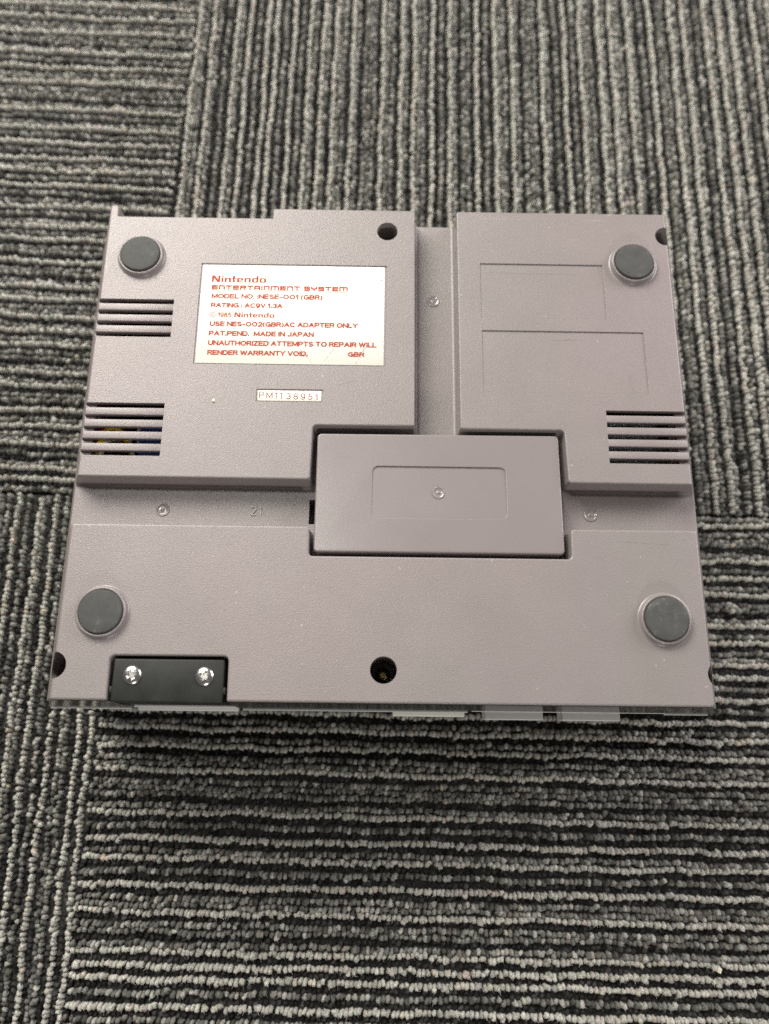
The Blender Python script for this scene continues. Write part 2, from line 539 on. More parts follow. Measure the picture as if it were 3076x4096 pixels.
def loop_pile(rows, along0, along1, O, rot, rows_along_y, rev, keep):
    """every tuft an arched tube; one mesh for the whole tile"""
    ca, sa = math.cos(rot), math.sin(rot)
    e1 = np.array([ca, sa]); e2 = np.array([-sa, ca])
    if not rows_along_y:
        ea, er = e1, e2
    else:
        ea, er = e2, e1
    SEG, SID = 5, 5
    C = []; K = []; D = []
    for off, kind in rows:
        t = along0 + rng.uniform(0, 1.2)
        step = {'L': 1.9, 'M': 2.0, 'D': 2.4}[kind]
        nn = int((along1 - along0) / step)
        nn += 1
        ts = t + np.arange(nn) * step + rng.normal(0, 0.22, nn)
        wob = 0.35 * np.sin(ts / 17.0 + off) + 0.25 * np.sin(ts / 6.1 + off * 2.3)
        ps = O[None] + ts[:, None] * ea[None] + (off + wob + rng.normal(0, 0.24, nn))[:, None] * er[None]
        C.append(ps); K.append(np.full(nn, 'LMD'.index(kind)))
    C = np.concatenate(C); K = np.concatenate(K)
    sel = keep(C); C = C[sel]; K = K[sel]; n = len(C)
    yaw = np.arctan2(ea[1], ea[0]) + 1.15 + rng.normal(0, 0.4, n)
    hgt = np.choose(K, [4.2, 3.85, 2.4]) + rng.normal(0, 0.30, n)
    rad = np.choose(K, [0.98, 0.96, 0.95]) * rng.uniform(0.85, 1.15, n)
    half = np.choose(K, [0.55, 0.55, 0.6]) * rng.uniform(0.8, 1.25, n)
    lean = rng.normal(0, 0.45, (n, 2))
    # colours
    light = np.array([0.405, 0.392, 0.355]); mid = np.array([0.172, 0.168, 0.154]); dark = np.array([0.028, 0.0275, 0.027])
    col = np.choose(K[:, None], [light[None] + 0 * C[:, :1], mid[None] + 0 * C[:, :1], dark[None] + 0 * C[:, :1]])
    var = np.choose(K, [rng.normal(1, 0.13, n), np.exp(rng.normal(0, 0.5, n)), np.exp(rng.normal(0, 0.5, n))])
    col = col * np.clip(var, 0.3, 2.4)[:, None]
    tint = rng.normal(0, 0.016, (n, 3)); col = col * (1 + tint)
    brown = rng.random(n) < 0.05
    col[brown] *= np.array([1.05, 0.97, 0.92])
    # arch
    ph = np.linspace(0.0, math.pi, SEG)
    path = np.zeros((n, SEG, 3))
    ax = np.stack([np.cos(yaw), np.sin(yaw)], 1)
    path[:, :, :2] = C[:, None] + ax[:, None] * (half[:, None] * -np.cos(ph)[None])[:, :, None] + lean[:, None] * np.sin(ph)[None, :, None]
    path[:, :, 2] = 0.3 + (hgt - rad - 0.3)[:, None] * np.sin(ph)[None] ** 0.75
    path[:, 1:-1] += rng.normal(0, 0.09, (n, SEG - 2, 3))
    side = np.stack([-ax[:, 1], ax[:, 0], np.zeros(n)], 1)
    upv = np.zeros((n, SEG, 3)); upv[:, :, 2] = np.sin(ph)[None]
    upv[:, :, :2] = ax[:, None] * (-np.cos(ph))[None, :, None]
    th = 2 * math.pi * np.arange(SID) / SID
    rr = rad[:, None, None] * rng.uniform(0.88, 1.12, (n, SEG, SID))
    V = path[:, :, None] + rr[..., None] * (side[:, None, None] * np.cos(th)[None, None, :, None] + upv[:, :, None] * np.sin(th)[None, None, :, None])
    nv = SEG * SID
    V = V.reshape(-1, 3) * MM
    q = []
    for a in range(SEG - 1):
        for s in range(SID):
            s2 = (s + 1) % SID
            q.append((a * SID + s, a * SID + s2, (a + 1) * SID + s2, (a + 1) * SID + s))
    q = np.array(q)
    F = (np.arange(n)[:, None, None] * nv + q[None]).reshape(-1)
    # loose fibres standing off every tuft
    NF = 7
    seg = rng.integers(1, SEG - 1, (n, NF)); sid = rng.integers(0, SID, (n, NF))
    VV = V.reshape(n, SEG, SID, 3) / MM
    idx = np.arange(n)[:, None]
    root = VV[idx, seg, sid]
    cen = path[idx, seg]
    outw = root - cen; outw /= np.linalg.norm(outw, axis=2, keepdims=True) + 1e-9
    dirn = outw * 0.55 + rng.normal(0, 0.6, (n, NF, 3)); dirn[..., 2] = dirn[..., 2] * 0.6 + 0.1
    dirn /= np.linalg.norm(dirn, axis=2, keepdims=True) + 1e-9
    ln = rng.uniform(0.5, 1.7, (n, NF, 1))
    wd = np.cross(dirn, rng.normal(0, 1, (n, NF, 3))); wd /= np.linalg.norm(wd, axis=2, keepdims=True) + 1e-9
    wd *= rng.uniform(0.07, 0.13, (n, NF, 1))
    root = root - outw * 0.15
    T = np.stack([root - wd, root + wd, root + dirn * ln], 2).reshape(-1, 3) * MM
    nT = len(T) // 3
    n0 = len(V)
    V = np.concatenate([V, T])
    me = bpy.data.meshes.new("loop_pile")
    nf = len(F) // 4
    F2 = np.concatenate([F, n0 + np.arange(nT * 3)]).astype(np.int32)
    me.vertices.add(len(V)); me.vertices.foreach_set("co", V.ravel())
    me.loops.add(len(F2)); me.loops.foreach_set("vertex_index", F2)
    me.polygons.add(nf + nT)
    me.polygons.foreach_set("loop_start", np.concatenate([np.arange(0, len(F), 4), len(F) + np.arange(0, nT * 3, 3)]).astype(np.int32))
    me.polygons.foreach_set("use_smooth", np.ones(nf + nT, dtype=bool))
    me.update(calc_edges=True)
    a = me.attributes.new("yarn_colour", 'FLOAT_COLOR', 'POINT')
    cc = np.ones((n, nv, 4)); cc[..., :3] = col[:, None]
    cf = np.ones((n, NF * 3, 4)); cf[..., :3] = col[:, None] * 1.1
    a.data.foreach_set("color", np.concatenate([cc.reshape(-1, 4), cf.reshape(-1, 4)]).ravel())
    return me


def keep_in_view(c):
    x, y = c[:, 0], c[:, 1]
    half = 180 + (y + 125) * 0.135 + 22
    ok = (np.abs(x + 2) < half) & (y > -150) & (y < 432)
    under = (np.abs(x) < 108) & (y > 16) & (y < 184)
    return ok & ~under


def carpet_tile(O, rot, lights, sx, sy, rows_along_y):
    """O is the corner where the four tiles meet; sx, sy say which way the tile extends"""
    O = np.array(O, float)
    S = 500.0
    bm = bmesh.new()
    ca, sa = math.cos(rot), math.sin(rot)
    a = [(0.4, 0.4), (S, 0.4), (S, S), (0.4, S)]
    v = []
    for z in (-5.9, 0.6):
        for u, w in a:
            u *= sx; w *= sy
            v.append(bm.verts.new(((O[0] + ca * u - sa * w) * MM, (O[1] + sa * u + ca * w) * MM, z * MM)))
    for i in range(4):
        j = (i + 1) % 4
        bm.faces.new((v[i], v[j], v[4 + j], v[4 + i]))
    bm.faces.new(v[:4]); bm.faces.new(v[4:])
    bmesh.ops.recalc_face_normals(bm, faces=bm.faces[:])
    me = bpy.data.meshes.new("tile"); bm.to_mesh(me); bm.free()
    t = link("carpet_tile", me, 'backing', floor)
    e1 = np.array([ca, sa]); e2 = np.array([-sa, ca])
    er, s_r, s_a = (e1, sx, sy) if rows_along_y else (e2, sy, sx)
    offs = sorted(float((np.array(p) - O) @ er) for p in lights)
    lo, hi = (0, 420) if s_r > 0 else (-420, 0)
    rows = [(o, k) for o, k in tile_rows(offs, lo, hi) if lo + 0.7 < o < hi - 0.7]
    al = (0.2, 430) if s_a > 0 else (-430, -1.7)
    pm = loop_pile(rows, al[0], al[1], O, rot, rows_along_y, False, keep_in_view)
    p = link("loop_pile", pm, 'yarn', t)
    p['kind'] = 'stuff'
    return t


A_L = [(x, 341 + (x + 112) * 0.021) for x in (-112.2, -103.0, -89.2, -82.0, -71.3, -66.1, -55.9, -46.1, -38.4, -31.2, -20.9, -3.5, 7.4, 14.6, 24.9, 35.2, 50.4, 61.3, 71.1, 88.6, 101.6, 111.4, 122.3, 129.6, 139.4, 152.9, 165.4, 173.2, 186.2, 194.0, 201.8)]
B_L = [(-200.1, 401.9), (-198.8, 392.1), (-197.4, 381.1), (-195.5, 366.6), (-194.1, 355.5), (-192.7, 345.0), (-190.3, 326.0), (-188.7, 313.4), (-187.4, 303.4), (-186.0, 293.1), (-185.0, 285.4), (-183.8, 275.3), (-182.0, 261.9), (-180.4, 249.4), (-179.4, 241.8),
       (-184.2, 228.0), (-182.2, 213.1), (-181.2, 205.4), (-179.9, 195.3), (-178.8, 187.1), (-177.7, 179.4), (-175.6, 163.7), (-174.6, 156.2), (-172.8, 142.8), (-171.8, 134.8), (-170.5, 125.0), (-168.8, 112.4), (-168.1, 107.0)]
D_L = [(5.6, -17.9), (5.7, -28.1), (5.8, -45.6), (5.9, -56.4), (6.0, -63.9), (6.0, -74.7), (6.1, -84.8), (6.2, -99.7), (6.3, -105.1), (6.3, -109.9), (6.4, -120.2),
       (167.2, 87.9), (165.2, 70.1), (164.3, 62.0), (163.4, 54.0), (161.7, 39.2), (160.9, 31.5), (159.7, 21.0), (159.1, 15.5), (158.0, 5.8), (156.8, -4.7), (156.0, -12.2)]
C_L = [(-175.8, 89), (-165.2, -31.7), (-157.3, -31.7), (-147.5, -31.6), (-135.1, -31.4), (-129.6, -31.4)]
carpet_tile((-119.0, 97.2), -0.013, A_L, 1, 1, True)
carpet_tile((-122.6, 99.0), -0.034, B_L, -1, 1, False)
carpet_tile((-125.0, 99.6), 0.0, C_L, -1, -1, True)
carpet_tile((-124.6, 97.0), -0.014, D_L, 1, -1, False)

# ------------------------------------------------------------------ the console, lying on its lid
con = bpy.data.objects.new("game_console", None)
COL.objects.link(con)
con.location = (0, 0.1, 0.003)
con.empty_display_size = 0.05
tag(con, "grey plastic video game console lying upside down on the ribbed carpet", "game console")
INV = Matrix.Translation((0, -0.1, -0.003))


def part(name, me, material, parent=None, label=None):
    """a child whose mesh is written in world coordinates"""
    if parent is None:
        me.transform(INV)
    else:
        me.transform(INV)
    o = link(name, me, material, parent or con)
    if label: o['label'] = label
    return o


# vents: x range, y range, slot count
VENTS = [(-1, -85.7, 139.8, 156.6, 4), (-1, -85.5, 89.9, 111.5, 5), (1, 85.0, 89.4, 111.1, 5)]
HOLES = [(-0.4, 189.8, 4.25), (-0.0, 11.4, 4.75), (115.0, 189.5, 4.25), (-115.9, 11.8, 4.75), (118.8, 11.1, 4.6)]

left_out = [(-115.5, 81.6, 0.5), (-28.6, 81.4, 1.2), (-28.1, 103.4, 1.6), (10.9, 103.5, 0.8), (11.05, 200.1, 0.6), (-48.0, 200.1, 0.4), (-48.0, 195.4, 0.3), (-112.2, 195.3, 0.3), (-112.4, 200.5, 0.5), (-115.5, 200.5, 0.5)]
right_out = [(69.0, 81.4, 1.2), (115.5, 81.3, 0.5), (115.5, 200.2, 0.9), (28.4, 200.0, 0.8), (28.5, 102.6, 1.0), (68.4, 102.6, 1.6)]
front_out = [(-115.5, 0.0, 0.9), (-96.0, 0.0, 0.3), (-96.2, 15.4, 1.8), (-54.6, 15.5, 1.8), (-54.3, 0.0, 0.3), (115.5, 0.0, 1.3), (115.5, 63.5, 0.5), (68.7, 63.3, 1.2), (68.5, 52.1, 1.4), (-27.8, 52.1, 1.4), (-28.1, 63.3, 1.2), (-115.5, 63.3, 0.5)]


def flat(depth):
    return lambda x, y: H - depth


def fade(y0, y1, d0, d1):
    return lambda x, y: H - (d0 + (d1 - d0) * (y - y0) / (y1 - y0))


lm = block(left_out, H, 75.0, 0.6, 0.5, 1.1, flare=True, holes=[
    (rect(-75.9, 128.3, -0.3, 173.4, 0.3), 0.12, flat(0.42)),
    (rect(-50.5, 112.6, -24.5, 118.1, 0.3), 0.12, flat(0.40))])
rm = block(right_out, H, 75.0, 0.6, 0.5, 1.1, flare=True, holes=[
    (rect(37.7, 150.4, 88.0, 175.4, 0.2), 0.18, fade(150.4, 175.4, 0.28, 0.5)),
    (rect(37.8, 118.0, 102.3, 144.9, 0.2), 0.18, fade(118.0, 144.9, 0.28, 0.5))])
fm = block(front_out, H, 75.0, 0.75, 0.4, 0.9, flare=True)
base_out = [(-115.5, 0.5, 0.3), (115.5, 0.5, 0.3), (115.5, 199.5, 0.3), (-115.5, 199.5, 0.3)]
bmh = block(base_out, 75.0, 53.0, 0.15, 0, 0, flare=True)


def vent_open(side):
    def fill(bm):
        for s, xi, y0, y1, n in VENTS:
            if s == side:
                box_bm(bm, min(xi, s * 140), y0, H - 2.6, max(xi, s * 140), y1, H + 3)
    return fill


def vent_cavity(side, z0, z1, xo, grow=(3.0, 9.0)):
    def fill(bm):
        for s, xi, y0, y1, n in VENTS:
            if side in (s, 0):
                a, b = xi - s * 3.0, s * xo
                box_bm(bm, min(a, b), y0 - grow[0], z0, max(a, b), y1 + grow[1], z1)
    return fill


def hole_cut(test, z0, z1):
    def fill(bm):
        for x, y, r in HOLES:
            if test(x, y): cyl_bm(bm, x, y, r, z0, z1)
    return fill


lm = boolean(lm, vent_open(-1)); lm = boolean(lm, vent_cavity(-1, 60, H - 2.4, 112.6)); lm = boolean(lm, hole_cut(lambda x, y: x < 10 and y > 100, 60, 90))
rm = boolean(rm, vent_open(1)); rm = boolean(rm, vent_cavity(1, 60, H - 2.4, 112.6)); rm = boolean(rm, hole_cut(lambda x, y: x > 10 and y > 100, 60, 90))
fm = boolean(fm, hole_cut(lambda x, y: y < 50, 60, 90))
bmh = boolean(bmh, vent_cavity(0, 54.5, 90, 115.5, (4.0, 11.0)))
bmh = boolean(bmh, hole_cut(lambda x, y: True, 56, 90))


def pit(bm):
    box_bm(bm, -26.3, 53.5, 62, 67.5, 102.0, 80)


bmh = boolean(bmh, pit)
bmh = boolean(bmh, lambda bm: box_bm(bm, -29.2, 66.6, 64, -25.0, 76.3, 80))

bm = bmesh.new()
for x in (bmh, lm, rm, fm):
    bm.from_mesh(x)
me = bpy.data.meshes.new("bottom_shell"); bm.to_mesh(me); bm.free()
finish(me, 32)
shell = weighted(part("bottom_shell", me, 'shell', None, "grained grey plastic underside of the console"))

# vent slats, one object each
for s, xi, y0, y1, n in VENTS:
    slot = 2.05
    pitch = (y1 - y0 - slot) / (n - 1)
    for k in range(n - 1):
        ya = y0 + slot + k * pitch
        yb = ya + pitch - slot

        def lean(v, s=s):
            if abs(v.co.x) > 100 * MM:
                v.co.x = s * (115.45 + FLARE * (H - v.co.z / MM)) * MM
        x0, x1 = xi - s * 0.4, s * 115.4
        part("vent_slat", bevelled_box(min(x0, x1), ya, H - 2.4, max(x0, x1), yb, H - 0.03, 0.16, 2, lean), 'shell', shell)

# light grey lid half under it, hardly seen
lid_out = [(-128.0, -1.4, 3.0), (128.0, -1.4, 3.0), (128.0, 202.0, 4.0), (-128.0, 202.0, 4.0)]
me = block(rounded(lid_out, 5), 53.0, 3.0, 0.5, -4.0, 0.0)
part("lid_shell", finish(me, 35), 'lid', None, "light grey lid half the console rests on")


# glossy black front panel in two lengths, either side of the port block
def panel(x0, x1):
    bm = bmesh.new()
    prof = [(-0.15, H - 2.6), (-1.75, 53.2), (0.9, 53.2), (0.9, H - 2.6)]
    fl = lambda x, z: x + (math.copysign(FLARE * (H - z) - 0.8, x) if abs(x) > 112 else 0)
    a = [bm.verts.new((fl(x0, z) * MM, y * MM, z * MM)) for y, z in prof]
    b = [bm.verts.new((fl(x1, z) * MM, y * MM, z * MM)) for y, z in prof]
    for i in range(4):
        j = (i + 1) % 4
        bm.faces.new((a[i], a[j], b[j], b[i]))
    bm.faces.new(a); bm.faces.new(b)
    bmesh.ops.recalc_face_normals(bm, faces=bm.faces[:])
    me = bpy.data.meshes.new("panel"); bm.to_mesh(me); bm.free()
    return me


fp = part("front_panel", panel(-115.3, -95.6), 'gloss')
part("front_panel", panel(-54.6, 115.3), 'gloss')
for x0, x1 in ((-125.8, -96.5), (-53.8, 33.0), (109.0, 126.0)):
    part("panel_trim", bevelled_box(x0, -2.15, 52.6, x1, -1.0, 53.3, 0.15), 'lid')

# ports, badge strip, buttons along the front
pb = part("port_block", None or bevelled_box(-94.9, -0.55, 48.0, -55.8, 14.4, H - 0.7, 0.7, 3), 'black', None, "matt black controller port block held by two screws")
for x0, x1 in ((-95.7, -94.6), (-56.1, -55.0)):
    part("locking_tab", bevelled_box(x0, 2.6, 60.0, x1, 4.8, H - 1.0, 0.15), 'black', pb)
part("port_sill", bevelled_box(-95.6, -2.5, 46.6, -56.2, 0.2, 48.6, 0.5, 3), 'lid', pb, "pale sill below the port block")
part("door_lip", bevelled_box(4.2, -3.5, 37.5, 33.2, 0.5, 40.5, 0.6, 3), 'white', None, "cream lip of the cartridge door")
part("button_frame", bevelled_box(34.0, -1.7, 54.0, 108.5, 0.5, 56.5, 0.3), 'button')
for x0 in (39.3, 68.9):
    part("push_button", bevelled_box(x0, -4.6, 46.5, x0 + 22.2, 0.4, 56.0, 0.35, 3), 'button')


# Phillips screws of the port block
def phillips(cx, cy, z, r, turn):
    me = lathe([(0, z + 1.15), (r * 0.3, z + 1.12), (r * 0.55, z + 0.98), (r * 0.75, z + 0.74), (r * 0.9, z + 0.4), (r * 0.98, z + 0.05), (r, z - 0.3), (r, z - 1.2), (0, z - 1.2)], 44)

    def cross(bm, arm):
        for k in (arm,):
            L, w = r * 0.62, r * 0.19
            if k: L, w = w, L
            v = []
            for zz, f in ((z + 0.25, 0.55), (z + 2.0, 1.25)):
                for x, y in ((-L, -w), (L, -w), (L, w), (-L, w)):
                    x, y = (x * f, y) if not k else (x, y * f)
                    v.append(bm.verts.new((x * MM, y * MM, (zz + k * 0.013) * MM)))
            for q in ((3, 2, 1, 0), (4, 5, 6, 7), (0, 1, 5, 4), (1, 2, 6, 5), (2, 3, 7, 6), (3, 0, 4, 7)):
                bm.faces.new([v[i] for i in q])
    bm = bmesh.new(); bm.from_mesh(me); bmesh.ops.recalc_face_normals(bm, faces=bm.faces[:]); bm.to_mesh(me); bm.free()
    me = boolean(me, lambda b: cross(b, 0))
    me = boolean(me, lambda b: cross(b, 1))
    me.transform(Matrix.Translation((cx * MM, cy * MM, 0)) @ Matrix.Rotation(turn, 4, 'Z'))
    return finish(me, 30)


part("screw", phillips(-88.0, 8.7, H - 0.65, 3.45, 0.5), 'metal', pb)
part("screw", phillips(-62.7, 8.5, H - 0.65, 3.45, 1.1), 'metal', pb)
# a brass screw deep in the middle front hole, near-black ones in the others
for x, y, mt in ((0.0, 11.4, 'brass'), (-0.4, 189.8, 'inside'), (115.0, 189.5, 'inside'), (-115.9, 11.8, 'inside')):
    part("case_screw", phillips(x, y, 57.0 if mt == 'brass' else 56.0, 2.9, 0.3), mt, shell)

# expansion port cover
cov_out = [(-26.3, 53.8, 1.6), (66.6, 53.9, 1.6), (66.4, 100.9, 1.6), (-26.3, 100.6, 1.6)]
cz = H - 1.5


def cov_floor(x, y):
    return cz - (0.10 + 0.52 * (y - 67.2) / 20.4)


cm = block(cov_out, cz, 66.0, 0.75, 0.0, 0.0, holes=[(rect(-4.9, 67.2, 45.6, 87.6, 2.2), 0.34, cov_floor)])
# a shallow dish with a gate mark in its middle, pressed into the cover
cover = weighted(part("expansion_port_cover", finish(cm, 32), 'smooth', None, "smooth rectangular expansion port cover in the middle"))


def dimple(cx, cy, z, r, mt, parent):
    prof = [(0, z + 0.34), (r * 0.12, z + 0.32), (r * 0.2, z + 0.22), (r * 0.28, z + 0.06), (r * 0.40, z + 0.02), (r * 0.6, z + 0.06), (r * 0.78, z + 0.22), (r * 0.88, z + 0.36), (r * 0.94, z + 0.36), (r, z + 0.22), (r * 1.05, z - 0.15)]
    return part("moulded_dimple", finish(lathe(prof, 40, cx, cy), 60), mt, parent)


dimple(20.0, 77.3, cov_floor(20, 77.3) - 0.02, 2.4, 'polished', cover)
for x, y in ((-85.3, 71.6), (79.2, 71.7), (19.1, 163.5)):
    dimple(x, y, 75.0, 2.6, 'polished', shell)

# mould number in the channel, raised lettering
bm = bmesh.new()
for ax, ay, bx, by in ((-51.4, 72.7, -50.9, 73.2), (-50.9, 73.2, -50.1, 73.2), (-50.1, 73.2, -49.6, 72.7), (-49.6, 72.7, -49.7, 71.9), (-49.7, 71.9, -51.4, 70.0), (-51.4, 70.0, -49.5, 70.0), (-48.3, 72.6, -47.7, 73.2), (-47.7, 73.3, -47.7, 69.9)):
    q = bar(ax, ay, bx, by, 0.36)
    lo = [bm.verts.new((x * MM, y * MM, 74.9 * MM)) for x, y in q]; hi = [bm.verts.new((x * MM, y * MM, (75.42 + ax * 0.001) * MM)) for x, y in q]
    bm.faces.new(hi)
    for i in range(4):
        bm.faces.new((lo[i], lo[(i + 1) % 4], hi[(i + 1) % 4], hi[i]))
bm.normal_update()
me = bpy.data.meshes.new("mould_number"); bm.to_mesh(me); bm.free()
part("mould_number", me, 'smooth', shell)

# feet
for x, y in ((-100.5, 175.8), (100.3, 175.7), (-100.5, 30.4), (100.6, 30.2)):
    ring = [(7.4, H + 1.2), (7.9, H + 1.7), (8.15, H + 2.05), (8.5, H + 2.2), (8.85, H + 2.05), (9.0, H + 1.7), (9.15, H + 0.5), (9.5, H + 0.12), (10.0, H - 0.05)]
    f = part("foot", finish(lathe(ring, 56, x, y), 50), 'smooth')
    pad = [(0, H + 2.95), (4.0, H + 2.97), (7.3, H + 2.95), (7.62, H + 2.86), (7.78, H + 2.6), (7.82, H + 1.0)]
    part("rubber_pad", finish(lathe(pad, 56, x, y), 50), 'rubber', f)

# ------------------------------------------------------------------ rating label and serial label
lab = part("rating_label", bevelled_box(-75.3, 128.85, H - 0.5, -1.25, 172.95, H - 0.16, 0.1, 1), 'label', None, "white rating label with red print")
LZ = H - 0.145


def ink(me, mt='ink', parent=None):
    return part("print_line", me, mt, parent or lab)


# the maker's name: heavy stems with light shoulders
def logo_polys(x0, x1, y0, y1):
    """letters drawn on a grid of 1 (cap height) and laid out to fit"""
    xh, st, th = 0.68, 0.22, 0.15
    P = []
    def put(polys, x): P.extend([[(x + a, b) for a, b in p] for p in polys])
    R = lambda a, b, c, d: [(a, b), (c, b), (c, d), (a, d)]
    def nn(): return [R(0, 0, st, xh), R(st, xh - th * 1.2, 0.62, xh), R(0.46, 0, 0.46 + st, xh - 0.04)]
    def ii(): return [R(0, 0, st, xh), R(0, xh + 0.12, st, xh + 0.32)]
    def tt(): return [R(0.06, 0.05, 0.06 + st, 1.0), R(-0.02, xh - th, 0.46, xh), R(0.06, 0, 0.40, th * 0.9)]
    def ring(w, h):
        return [R(0, th * 0.7, st, h - th * 0.7), R(w - st, th * 0.7, w, h - th * 0.7), R(0.06, h - th, w - 0.06, h), R(0.06, 0, w - 0.06, th)]
    def ee(): w = 0.66; return [R(0, th * 0.7, st, xh - th * 0.7), R(0.06, xh - th, w - 0.06, xh), R(0.06, 0, w - 0.04, th), R(w - st, xh * 0.42, w, xh - th * 0.6), R(st, xh * 0.40, w - 0.02, xh * 0.40 + 0.12)]
    def dd(): return ring(0.68, xh) + [R(0.68 - st, xh - 0.1, 0.68, 1.0)]
    def NN(): return [R(0, 0, st, 1), R(0.66, 0, 0.66 + st, 1), [(0.0, 1), (0.30, 1), (0.88, 0), (0.58, 0)]]
    seq = [(NN(), 1.0), (ii(), 0.34), (nn(), 0.80), (tt(), 0.50), (ee(), 0.78), (nn(), 0.80), (dd(), 0.80), (ring(0.7, xh), 0.7)]
    x = 0
    for polys, w in seq:
        put(polys, x); x += w
    sx, sy = (x1 - x0) / x, (y1 - y0)
    return [[(x0 + a * sx, y0 + b * sy) for a, b in p] for p in P]


def tech_polys(words, x0, x1, y0, y1):
    """wide square lettering whose N and M are arches"""
    P = []
    w, t, v = 1.28, 0.31, 0.30
    R = lambda a, b, c, d: [(a, b), (c, b), (c, d), (a, d)]
    G = {
        'E': [R(0, 0, v, 1), R(v, 0, w, t), R(v, 0.385, w, 0.385 + t * 0.85), R(v, 1 - t, w, 1)],
        'N': [R(0, 0, v, 1), R(v, 1 - t, w - 0.1, 1), R(w - v, 0, w, 0.9)],
        'T': [R(0, 1 - t, w, 1), R(w / 2 - v / 2, 0, w / 2 + v / 2, 1 - t)],
        'R': [R(0, 0, v, 1), R(v, 1 - t, w, 1), R(w - v, 0.5, w, 1 - t), R(v, 0.36, w, 0.36 + t * 0.85), [(w - 0.62, 0.36), (w - 0.3, 0.36), (w + 0.02, 0), (w - 0.33, 0)]],
        'A': [R(0, 0, v, 0.9), R(0.1, 1 - t, w, 1), R(w - v, 0, w, 1 - t), R(v, 0.3, w - v, 0.3 + t * 0.85)],
        'I': [R(0, 0, v, 1)],
        'M': [R(0, 0, v, 1), R(v, 1 - t, 1.62, 1), R(0.76, 0, 0.76 + v, 1 - t), R(1.5, 0, 1.5 + v, 0.9)],
        'S': [R(0, 1 - t, w, 1), R(0, 0.5, v, 1 - t), R(0, 0.38, w, 0.38 + t * 0.85), R(w - v, t, w, 0.38), R(0, 0, w, t)],
        'Y': [R(0, 0.4, v, 1), R(w - v, 0.4, w, 1), R(0, 0.32, w, 0.32 + t), R(w / 2 - v / 2, 0, w / 2 + v / 2, 0.32)]}
    x = 0
    for ch in words:
        if ch == ' ':
            x += 0.62; continue
        P.extend([[(x + a, b) for a, b in p] for p in G[ch]])
        x += {'I': v, 'M': 1.75}.get(ch, w) + 0.2
    x -= 0.2
    sx, sy = (x1 - x0) / x, y1 - y0
    return [[(x0 + a * sx, y0 + b * sy) for a, b in p] for p in P]


def arc(cx, cy, rx, ry, a0, a1, n=10):
    return [(cx + rx * math.cos(math.radians(a0 + (a1 - a0) * k / n)), cy + ry * math.sin(math.radians(a0 + (a1 - a0) * k / n))) for k in range(n + 1)]


